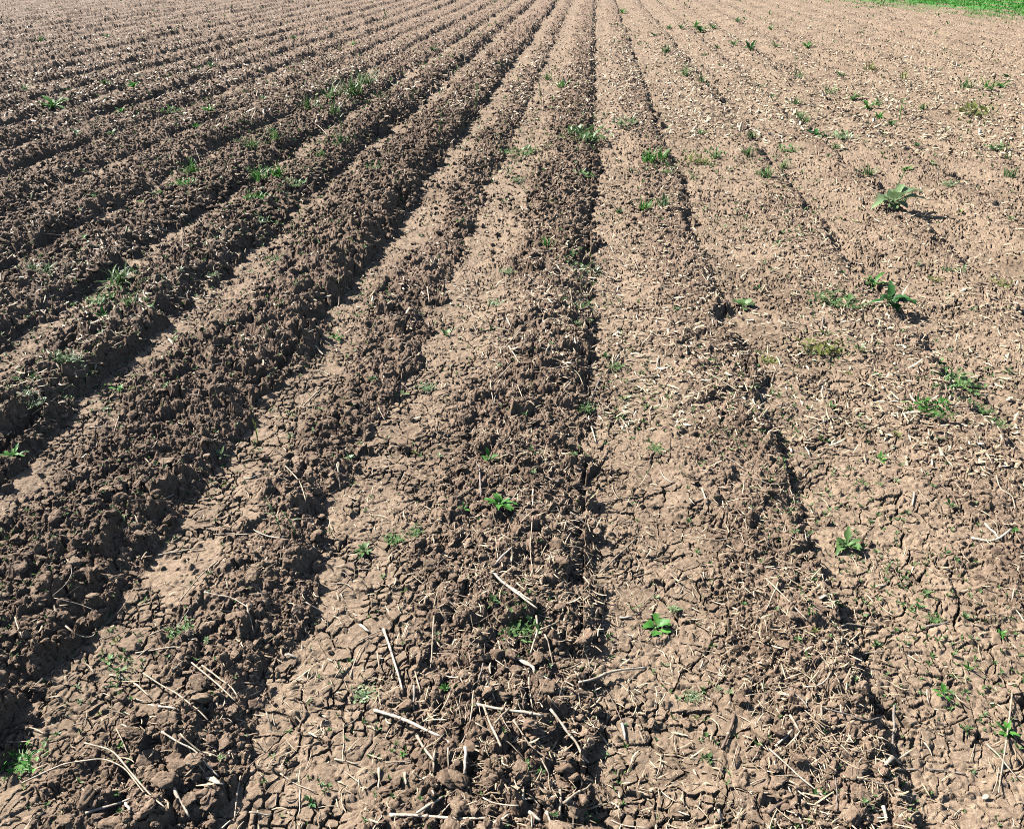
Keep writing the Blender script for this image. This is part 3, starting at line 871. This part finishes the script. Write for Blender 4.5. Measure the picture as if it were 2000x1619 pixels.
# the meadow begins beyond a slanting edge at the far end
MA, MB = flat_pt(1985, 43), flat_pt(1690, 13)


def meadow_edge(Y):
    """x beyond which grass grows at the distance Y"""
    s = (MB[0] - MA[0]) / (MB[1] - MA[1])
    return MA[0] + (np.asarray(Y) - MA[1]) * s




# ------------------------------------------------------------------ weeds
def leaf_mesh(L, W, az, up, curl, rs, shape='ovate', fold=0.25, stem=0.15, nx=5):
    """one leaf rooted at the origin: a folded, curling blade, returned as points and quads"""
    t = np.linspace(0, 1, nx + 1)
    el = up - curl * t
    dr = np.concatenate([[0], np.cumsum(np.cos(el[:-1]) * L / nx)]); dz = np.concatenate([[0], np.cumsum(np.sin(el[:-1]) * L / nx)])
    if shape == 'ovate': w = np.interp(t, [0, stem, 0.35, 0.62, 0.88, 1], [0.08, 0.12, 0.85, 1.0, 0.55, 0.02])
    elif shape == 'lance': w = np.interp(t, [0, stem, 0.4, 0.6, 0.85, 1], [0.12, 0.3, 0.9, 1.0, 0.55, 0.03])
    elif shape == 'round': w = np.interp(t, [0, 0.35, 0.5, 0.75, 0.93, 1], [0.06, 0.10, 0.8, 1.0, 0.7, 0.15])
    else: w = np.interp(t, [0, 0.3, 0.7, 1], [0.8, 1.0, 0.7, 0.05])
    w = w * W * 0.5 * (1 + 0.22 * rs.normal(size=nx + 1) * (shape != 'blade'))
    ca, sa = math.cos(az), math.sin(az)
    nrmz = np.cos(el); nrmr = -np.sin(el)
    P = []
    for s, f in ((-1, 1), (0, 0), (1, 1)):
        lat = s * w
        lift = f * fold * w * (1 + 0.4 * rs.normal(size=nx + 1))
        r = dr + nrmr * lift; z = dz + nrmz * lift
        P.append(np.stack([r * ca - lat * sa, r * sa + lat * ca, z], -1))
    co = np.stack(P, 1).reshape(-1, 3)
    i = np.arange(nx)[:, None] * 3; j = np.arange(2)[None]
    q = np.stack([i + j, i + j + 1, i + 3 + j + 1, i + 3 + j], -1).reshape(-1, 4)
    return co.astype(f32), q


def join(parts):
    cos, qs, b = [], [], 0
    for co, q in parts:
        cos.append(co); qs.append(q + b); b += len(co)
    return np.concatenate(cos), np.concatenate(qs)


def weed_leaves(kind, R, rs):
    out = []
    if kind == 'rosette':
        n = rs.randint(13, 20)
        for i in range(n):
            out.append(leaf_mesh(R * rs.uniform(0.4, 1.1), R * rs.uniform(0.16, 0.28), i * 2.4 + rs.normal(0, 0.25), rs.uniform(0.35, 1.15), rs.uniform(0.4, 1.3), rs, 'lance', 0.3, 0.12, 7))
    elif kind == 'broad':
        n = rs.randint(13, 18)
        for i in range(n):
            out.append(leaf_mesh(R * rs.uniform(0.4, 1.1), R * rs.uniform(0.2, 0.36), i * 2.4 + rs.normal(0, 0.3), rs.uniform(0.25, 1.0), rs.uniform(0.6, 1.5), rs, 'ovate', 0.35, 0.25, 8))
    elif kind == 'round':
        n = rs.randint(8, 11)
        for i in range(n):
            out.append(leaf_mesh(R * rs.uniform(0.7, 1.05), R * rs.uniform(0.42, 0.55), i * 2.4 + rs.normal(0, 0.3), rs.uniform(0.2, 0.9), rs.uniform(0.1, 0.7), rs, 'round', 0.2, 0.3, 7))
    elif kind == 'seedling':
        n = rs.randint(9, 16)
        for i in range(n):
            out.append(leaf_mesh(R * rs.uniform(0.35, 1.1), R * rs.uniform(0.18, 0.34), i * 2.4 + rs.normal(0, 0.5), rs.uniform(0.2, 1.2), rs.uniform(0.1, 1.0), rs, 'ovate', 0.25, 0.25, 4))
    elif kind == 'cluster':
        n = rs.randint(40, 60)
        for i in range(n):
            co, q = leaf_mesh(R * rs.uniform(0.18, 0.45), R * rs.uniform(0.07, 0.15), rs.uniform(0, 6.28), rs.uniform(0.15, 1.2), rs.uniform(0, 0.9), rs, 'ovate', 0.25, 0.25, 4)
            a, d = rs.uniform(0, 6.28), R * 0.75 * math.sqrt(rs.uniform())
            out.append((co + np.array([d * math.cos(a), d * math.sin(a), rs.uniform(0, 0.12) * R], f32), q))
            out.append(leaf_mesh(max(d, R * 0.08), R * 0.02 + 0.001, a, 0.22, 0.35, rs, 'blade', 0.3, 0.1, 3))
    elif kind == 'tuft':
        n = rs.randint(20, 32)
        for i in range(n):
            co, q = leaf_mesh(R * rs.uniform(0.5, 1.1), 0.0040 + R * 0.05, rs.uniform(0, 6.28), rs.uniform(0.5, 1.45), rs.uniform(0.2, 1.2), rs, 'blade', 0.25, 0.1, 5)
            a, d = rs.uniform(0, 6.28), R * 0.4 * rs.uniform()
            out.append((co + np.array([d * math.cos(a), d * math.sin(a), 0], f32), q))
    return out


HERO = {}


def weed(px, py, wpx, kind, tone, label=None, hero=False, tall=None):
    x, y, z = ground_pt(px, py)
    z = float(height([x], [y])[0])
    zz = height(np.full(9, x) + np.tile([-.012, 0, .012], 3), np.full(9, y) + np.repeat([-.012, 0, .012], 3))
    z = float(zz.max())
    R = wpx * 0.5 * depth_of(x, y, z) / F * {'cluster': 2.0, 'tuft': 1.9, 'seedling': 1.6}.get(kind, 1.5)
    rs = np.random.RandomState(int(px * 7 + py * 13) % 100000)
    take([(x + R * 0.5 * math.cos(a), y + R * 0.5 * math.sin(a)) for a in range(6)] + [(x, y)], 0.01)
    mat = M_LEAF[tone]
    nm = {'rosette': 'leafy_weed', 'broad': 'broad_leaved_weed', 'round': 'round_leaved_weed', 'seedling': 'weed_seedling', 'cluster': 'weed_cluster',
          'tuft': 'grass_tuft', 'stalk': 'grass_stalk'}[kind]
    if kind == 'stalk':
        H = tall * depth_of(x, y, z) / F * 1.15
        root = bpy.data.objects.new(nm, None); COL.objects.link(root); root.location = (x, y, z - 0.004); root.empty_display_size = 0.05
        t = np.linspace(0, 1, 8); lean = rs.normal(0, 0.16, 2)
        pts = np.stack([lean[0] * H * t ** 1.6, lean[1] * H * t ** 1.6, H * t], -1)
        co, q, tr = tube(pts, np.linspace(0.0022, 0.0012, 8) * (1 + 0.25 * max(0, depth_of(x, y) - 4)), 6)
        obj('stem', mesh_from('stem', co, [q, tr], True), mat, root)
        for i in range(5):
            f = 0.15 + 0.17 * i
            co, q = leaf_mesh(H * rs.uniform(0.25, 0.42), H * 0.035 + 0.003, rs.uniform(0, 6.28), rs.uniform(0.7, 1.2), rs.uniform(0.3, 1.2), rs, 'blade', 0.2, 0.1, 5)
            p = np.array([np.interp(f, t, pts[:, 0]), np.interp(f, t, pts[:, 1]), H * f], f32)
            obj('leaf', mesh_from('leaf', co + p, [q], True), mat, root)
        o = root
    else:
        lv = weed_leaves(kind, R, rs)
        if hero:
            root = bpy.data.objects.new(nm, None); COL.objects.link(root); root.location = (x, y, z - 0.003); root.empty_display_size = 0.05
            for co, q in lv:
                if kind == 'broad': co = co + np.array([0, 0, R * 0.08], f32)
                obj('leaf', mesh_from('leaf', co, [q], True), mat, root)
            c2, q2, t2 = tube(np.array([[0, 0, -0.01], [0, 0, 0.002], [0, 0, R * 0.15]]), np.array([0.09, 0.09, 0.05]) * R, 7)
            obj('root_crown', mesh_from('root_crown', c2, [q2, t2], True), M_LEAF['pale'], root)
            o = root
        else:
            co, q = join(lv)
            o = obj(nm, mesh_from(nm, co, [q], True), mat, None, (x, y, z - 0.002))
    cat = {'tuft': 'grass', 'stalk': 'grass'}.get(kind, 'weed')
    tag(o, label, cat, 'weeds sprouting on the field')
    if label is None:
        size = 'tiny' if R < 0.017 else ('small' if R < 0.032 else 'larger')
        tw = {'bright': 'bright green', 'mid': 'green', 'pale': 'pale green', 'dark': 'dark green', 'yellow': 'yellowish'}[tone]
        noun = {'rosette': 'leafy weed', 'broad': 'broad-leaved weed', 'round': 'round-leaved weed', 'seedling': 'seedling', 'cluster': 'weed cluster', 'tuft': 'grass tuft', 'stalk': 'grass stalk'}[kind]
        PENDING.append((o, f'{size} {tw} {noun}', place_words(x, y), y))
    return o


HEROES = [
    (975, 998, 62, 'rosette', 'bright', 'bright green leafy rosette beside the central furrow, largest weed of the near ridge'),
    (1281, 1229, 44, 'round', 'bright', 'round-leaved green rosette on the smooth strip, a pale straw behind it'),
    (1317, 1197, 24, 'broad', 'pale', 'pale weed with an upright folded leaf at the end of a reddish straw'),
    (1652, 1070, 62, 'broad', 'mid', 'large broad-leaved green weed alone on the sandy strip, throwing a dark shadow'),
    (1740, 405, 96, 'broad', 'pale', 'large pale weed with drooping whitish leaves and one upright stem leaf'),
    (1704, 566, 46, 'rosette', 'bright', 'vivid green long-leaved weed just behind the large dark pale-leaved weed'),
    (1737, 602, 78, 'broad', 'dark', 'large dark weed with pale drooping leaves just before the vivid long-leaved weed'),
    (108, 217, 38, 'rosette', 'bright', 'vivid green rosette standing alone among the distant dark rows'),
    (31, 906, 38, 'rosette', 'bright', 'bright leafy weed at the foot of the shaded ridge, cut by the picture edge'),
    (42, 1489, 56, 'cluster', 'bright', 'dense bright leafy clump on the near strip beside the longest arching straw'),
    (1465, 99, 24, 'rosette', 'dark', 'compact dark green weed standing alone on the far sandy rows'),
    (1358, 55, 20, 'rosette', 'bright', 'rear of two bright green weeds standing together on the far sandy rows'),
    (1368, 64, 22, 'rosette', 'dark', 'front one of two weeds standing together on the far sandy rows'),
    (1592, 274, 34, 'broad', 'dark', 'dark weed with two pale shining leaves in the leafy weed furrow'),
    (1770, 333, 28, 'rosette', 'bright', 'bright bushy weed a short way behind the large pale drooping weed'),
    (1695, 214, 24, 'rosette', 'bright', 'bright bushy weed on the far sandy rows beside a taller weed'),
    (1839, 1363, 32, 'seedling', 'bright', 'bright star-shaped seedling on the flat near crust beside a short straw'),
    (1891, 1310, 28, 'seedling', 'bright', 'bright green seedling alone on the flat near crust behind the star-shaped seedling'),
    (956, 898, 32, 'seedling', 'bright', 'bright upright seedling at the top of a dark grey stalk beside the central furrow'),
    (1452, 600, 40, 'round', 'mid', 'round bushy green weed on the crust past the straw-strewn furrow'),
    (1965, 1434, 42, 'rosette', 'bright', 'green weed beneath the long thin straw on the flat near crust'),
    (712, 1078, 36, 'rosette', 'mid', 'green narrow-leaved weed beside the low crumbly ridge, nearest of three in a line'),
]
# x, y, width in the photograph, kind (s seedling, c cluster, t tuft, r rosette), tone
SMALL = '''210 1290 25 s m;233 1312 25 s m;283 1173 20 s m;355 1232 40 c m;403 1250 18 s p;151 1345 14 s m;225 1255 12 s y;92 1448 15 s m;382 1286 14 s m;157 1374 12 s m;195 1398 12 s y;432 1490 16 s m;
608 1568 26 s d;46 1540 14 s y;906 1004 20 s b;772 1057 32 c m;814 1040 26 c m;747 1126 14 s m;963 1189 26 s m;1017 1226 54 c m;1281 1168 16 s p;870 1350 22 s b;713 1357 36 c p;1308 1350 12 s b;786 1472 16 s b;774 1450 12 s m;
1183 1476 15 s p;1028 1495 20 s m;1055 1507 16 s m;822 1572 14 s m;1082 1594 14 s d;1074 1308 14 s p;853 1239 12 s p;1346 1021 16 s m;1552 1049 16 s m;1981 1040 16 s b;1845 1084 18 s d;1868 1097 16 s m;1904 1100 12 s m;
1807 1164 26 s m;1795 1188 20 s m;1826 1210 24 c m;1885 1211 16 s m;1954 1241 24 s b;1579 1210 18 s m;1592 1236 15 s y;1621 1240 13 s m;1556 1259 13 s m;1514 1200 16 s m;1799 1355 15 s p;1889 1426 20 s m;1912 1410 15 s m;
1354 1361 26 c p;1403 1347 16 s p;1424 1356 16 s p;1323 1364 16 s p;1382 1486 24 s m;1359 1400 13 s y;1420 1532 12 s m;1745 1380 11 s m;1453 1183 12 s m;1622 589 52 c m;1667 603 28 c m;1481 565 20 s d;1604 683 62 c y;1678 686 24 s m;
1481 690 14 s m;1500 705 24 c y;1546 579 13 s m;1517 480 22 s p;1492 516 14 s p;1507 532 14 s m;1833 709 20 s b;1870 758 64 c m;1815 806 54 c b;1841 788 24 s b;1776 803 17 s b;1918 811 28 c m;1948 836 30 c m;1970 731 24 s m;
1622 797 20 s m;1676 816 18 s m;1683 840 15 s d;1715 734 17 s m;1657 732 15 s y;1718 902 24 s b;1754 852 18 s y;1850 905 15 s d;1685 953 18 s b;1855 991 25 s m;1750 944 18 s p;1974 433 22 s m;1930 432 14 s m;1880 532 20 s m;
1852 530 20 c m;1826 548 20 c y;1946 557 36 c y;1900 608 15 s d;1794 519 15 s p;1874 419 18 s y;1670 434 18 s y;1855 686 12 s p;1389 708 14 s m;1320 605 15 s m;1209 417 20 t m;1261 410 34 t b;1295 405 34 t m;1069 482 28 t b;
898 440 16 s b;991 534 22 c p;1148 534 36 c p;1117 505 18 s m;967 595 22 c p;872 655 26 s m;654 662 24 s b;730 749 22 s m;783 775 22 s m;833 760 26 c p;809 886 12 s y;857 894 14 s p;683 897 20 s p;1117 901 18 s m;1026 812 14 s m;
1146 801 24 c m;1183 699 16 s m;1202 721 26 c m;1217 782 20 s m;1213 819 18 s m;1235 856 14 s p;1283 876 26 c m;1231 686 14 s y;1139 605 24 c m;1126 634 20 c p;1076 675 14 s p;974 716 14 s m;1042 931 14 s p;1319 605 12 s m;
163 471 20 s b;256 419 16 s b;254 471 14 s m;160 431 13 s m;522 403 18 s b;278 404 14 s m;511 438 28 c p;537 508 26 c m;489 534 12 s m;419 553 18 c p;356 553 16 s p;237 566 60 t m;193 598 42 c m;255 598 30 t m;296 608 22 s b;
144 597 16 s m;204 626 26 s b;200 660 16 s m;339 667 15 s b;141 719 42 c m;270 742 17 s y;233 763 27 s b;259 769 14 s y;207 801 16 s p;326 769 14 s m;57 783 22 c p;74 806 26 c p;35 749 14 s m;433 894 26 s p;574 816 16 s m;
626 798 14 s m;567 853 16 s p;611 849 15 s p;681 897 14 s p;441 949 14 s y;67 528 26 t p;93 535 26 t p;262 174 22 r b;205 167 20 r m;238 221 18 r b;333 219 28 c m;408 221 18 r b;383 253 16 r b;413 134 18 r m;575 79 14 r m;
690 91 14 r b;845 104 14 r m;515 196 16 r m;650 195 34 t m;690 188 44 t m;720 180 34 t m;655 222 24 t m;605 216 30 t m;150 263 18 r p;218 266 16 r m;543 292 32 t m;492 292 26 t m;665 282 28 t m;375 347 44 t b;362 369 30 c b;
510 360 40 t b;545 352 40 t b;575 368 34 c m;627 312 24 t m;735 332 30 c m;505 389 36 c b;185 387 16 s m;310 382 22 c m;60 388 16 s m;988 307 22 c m;975 127 14 r m;210 74 14 r m;80 77 16 t m;52 178 18 t p;467 274 18 c m;
1307 57 14 r m;1392 59 16 r m;1432 90 20 r m;1400 96 14 r m;1515 94 18 r m;1577 94 22 r b;1277 72 16 r d;1302 104 20 t m;1330 59 14 r m;1215 27 14 r b;1375 109 14 r m;1340 150 24 t m;1370 162 18 t m;1557 157 26 t m;
1485 174 16 r m;1507 192 16 r m;1620 184 22 t m;1665 197 24 r m;1715 204 18 r m;1717 232 20 r b;1740 247 20 r m;1560 234 20 t m;1572 247 18 t m;1632 294 16 r m;1645 272 28 c p;1467 274 18 t m;1535 297 26 c m;1530 329 24 t m;
1695 342 30 t m;1820 322 18 r m;1852 364 26 c p;1775 373 20 r p;1495 347 30 t m;1365 318 40 c y;1395 310 34 t m;1460 304 28 t m;1270 320 42 t b;1292 316 30 t b;1302 342 18 c m;1225 247 34 c p;1150 277 50 c m;1127 262 24 c m;
1025 303 34 c m;1010 357 22 c p;1135 347 38 c m;1370 262 18 r m;1097 172 20 t b;1070 157 16 t m;1910 227 46 c y;1925 177 26 t b;1955 172 24 r b;1965 152 18 r d;1887 174 20 t m;1945 292 26 c m;1965 314 20 t m;1970 347 28 t m;
1790 289 14 r d;1555 205 16 t m;1640 150 16 r m;1800 215 18 t m;1760 155 18 t y;1505 60 14 r m;1440 45 14 r m;1700 140 18 t y'''
KIND = {'s': 'seedling', 'c': 'cluster', 't': 'tuft', 'r': 'rosette'}
TONE = {'b': 'bright', 'm': 'mid', 'p': 'pale', 'd': 'dark', 'y': 'yellow'}


def build_weeds():
    for px, py, w, kind, tone, label in HEROES:
        weed(px, py, w * (1.35 if py < 280 else 1.0), kind, tone, label, True)
    for e in SMALL.replace('\n', '').split(';'):
        px, py, w, k, t = e.split()
        weed(float(px), float(py), float(w) * (1.3 if float(py) < 300 else 1.0), KIND[k], TONE[t])
    for px, py, w, h, tone, label in ((930, 212, 14, 46, 'mid', 'tall thin green grass stalk standing on the far tall cloddy ridge'), (860, 282, 14, 44, 'mid', 'thin pale grass stalk standing a little nearer on the tall cloddy ridge'),
                               (1756, 236, 18, 36, 'bright', 'tall leafy green stalk beside the bushy weed on the far sandy rows'), (1057, 203, 14, 34, 'mid', 'tall green stalk on the crest left of the far central furrow'),
                               (245, 1022, 10, 42, 'pale', 'thin pale stalk standing in the black hollow of the tall cloddy ridge'), (550, 1050, 10, 60, 'pale', 'thin pale stalk beside a leaning stalk on the low crumbly ridge'),
                               (577, 1045, 16, 62, 'pale', 'leaning pale green stalk on the low crumbly ridge'), (505, 868, 12, 44, 'yellow', 'thin yellow bent stalk on the crust beside the tall cloddy ridge'),
                               (1742, 398, 12, 44, 'mid', 'upright narrow green shoot rising out of the large pale drooping weed'), (668, 268, 14, 34, 'mid', 'upright green stalk on the shaded ridge among grass tufts')):
        weed(px, py, w, 'stalk', tone, label, False, h)


build_weeds()


def build_sprouts():
    """countless tiny sprouts too small to be told apart"""
    parts = []
    n = 34000
    X, Y = scatter(n, 45, 900, 42)
    k, u, de, w = row_coord(X, Y); o = k - K_CENTRE
    pat = sstep(0.05, 0.55, fbm(X * 1.3, Y * 0.8, 88, 3) + 0.35 * ((o <= -3) & (o >= -6) & (Y > 2.5)))
    keep = (rng.uniform(size=n) < 0.04 + 0.55 * pat) & (X < meadow_edge(Y) - 0.3)
    X, Y = X[keep], Y[keep]
    for px, py, w, h, m in ((690, 190, 150, 40, 150), (550, 345, 190, 120, 260), (245, 575, 150, 110, 160), (640, 270, 90, 60, 70), (370, 355, 80, 60, 70), (90, 520, 170, 90, 120), (470, 430, 160, 90, 90),
                            (1010, 320, 110, 120, 100), (1125, 270, 90, 90, 90), (1275, 325, 90, 50, 50), (1130, 530, 80, 130, 90), (1375, 315, 120, 50, 70), (1870, 755, 110, 90, 100), (1620, 685, 130, 50, 70),
                            (1640, 595, 120, 40, 50), (1500, 330, 110, 60, 50), (140, 720, 120, 60, 60), (65, 790, 90, 90, 60), (1010, 1225, 80, 90, 60), (1240, 760, 110, 190, 90), (230, 1290, 120, 110, 50), (1910, 225, 110, 70, 60), (990, 230, 300, 160, 120), (520, 300, 420, 240, 260)):
        q = [flat_pt(px + rng.normal() * w * 0.33, py + rng.normal() * h * 0.33, 0.03) for _ in range(m)]
        X = np.append(X, np.array([a[0] for a in q], f32)); Y = np.append(Y, np.array([a[1] for a in q], f32))
    z = height(X, Y)
    for i in range(len(X)):
        rs = np.random.RandomState(i)
        R = rs.uniform(0.006, 0.016) * (1 + 0.26 * max(0.0, Y[i] - 2))
        for j in range(rs.randint(3, 6)):
            co, q = leaf_mesh(R * rs.uniform(0.6, 1.2), R * 0.38, j * 2.1 + rs.normal(0, 0.5), rs.uniform(0.3, 1.3), rs.uniform(0, 0.8), rs, 'ovate', 0.25, 0.25, 3)
            parts.append((co + np.array([X[i], Y[i], z[i]], f32), q))
    co, q = join(parts)
    tag(obj('tiny_sprouts', mesh_from('tiny_sprouts', co, [q], True), M_SPROUT), 'countless tiny green sprouts scattered over the soil', 'sprouts', kind='stuff')


build_sprouts()
build_chaff()
build_clods()


# ------------------------------------------------------------------ the green meadow at the far side
def build_meadow():
    Y = np.linspace(14, 60, 300)
    d = np.concatenate([np.linspace(-0.3, 6, 60), np.geomspace(6.3, 400, 50)])
    YY, D = np.meshgrid(Y, d, indexing='ij')
    XX = meadow_edge(YY) + D + 0.5 * fbm(YY.astype(f32) * 0.6, D.astype(f32) * 0 + 2, 95, 3) * (D < 1)
    ZZ = 0.03 * sstep(-0.3, 2.0, D) + 0.02 * fbm(XX.astype(f32) * 2, YY.astype(f32) * 2, 96, 2) + 0.0 * D - 0.03 * (D <= -0.3)
    a = (np.arange(len(Y) - 1)[:, None] * len(d) + np.arange(len(d) - 1)[None]).ravel()
    q = np.stack([a, a + 1, a + len(d) + 1, a + len(d)], -1)[:, ::-1]
    worn = 1 - sstep(0.3, 3.6, D + 1.2 * fbm(XX.astype(f32) * 0.5, YY.astype(f32) * 0.5, 98, 2))
    me = mesh_from('meadow', np.stack([XX, YY, ZZ + 0.012], -1).reshape(-1, 3), [q], True, {'worn': worn.ravel()})
    m, nt, p = new_mat('meadow_ground')
    tc = nt.nodes.new('ShaderNodeNewGeometry').outputs['Position']
    r = ramp_node(nt, noise_node(nt, 2.5, 5, 0.7, tc).outputs[0], [(0.3, (0.03, 0.15, 0.008)), (0.7, (0.055, 0.25, 0.015))])
    at = nt.nodes.new('ShaderNodeAttribute'); at.attribute_name = 'worn'
    c = mix_rgb(nt, at.outputs['Fac'], r.outputs[0], ramp_node(nt, noise_node(nt, 9, 4, 0.7, tc).outputs[0], [(0.35, (0.16, 0.12, 0.07)), (0.65, (0.11, 0.16, 0.04))]).outputs[0])
    nt.links.new(c, p.inputs['Base Color']); p.inputs['Roughness'].default_value = 0.9
    tag(obj('meadow', me, m), 'bright green meadow beyond the edge of the ploughed field', 'meadow', kind='structure')
    n = 60000
    y = rng.uniform(15, 45, n); dd = rng.uniform(0, 1, n) ** 1.4 * 14 - 2.2
    x = meadow_edge(y) + dd
    ok = rng.uniform(size=n) < np.clip(0.10 + (dd + 1.2) / 5.0, 0, 1) * np.clip(0.5 + 1.2 * fbm(x.astype(f32) * 0.9, y.astype(f32) * 0.6, 97, 2) + 0.12 * dd, 0.05, 1)
    x, y, dd = x[ok], y[ok], dd[ok]; n = len(x)
    z = np.where(dd > 0, 0.03, 0.0) + 0.01
    h = rng.uniform(0.03, 0.09, n); w = rng.uniform(0.006, 0.014, n); a = rng.uniform(0, 6.28, n)
    lx, ly = rng.normal(0, 0.03, n), rng.normal(0, 0.03, n)
    ca, sa = np.cos(a) * w, np.sin(a) * w
    co = np.stack([np.stack([x - ca, y - sa, z], -1), np.stack([x + ca, y + sa, z], -1),
                   np.stack([x + ca * 0.6 + lx * 0.4, y + sa * 0.6 + ly * 0.4, z + h * 0.6], -1), np.stack([x + lx, y + ly, z + h], -1)], 1).reshape(-1, 3)
    b = np.arange(n)[:, None] * 4
    me = mesh_from('meadow_grass', co, [np.concatenate([b + np.array([[0, 1, 2]]), b + np.array([[0, 2, 3]])])])
    tag(obj('meadow_grass', me, M_GRASS), 'short bright green grass of the meadow, thinning out at the field edge', 'grass', kind='stuff')


build_meadow()
settle_labels()
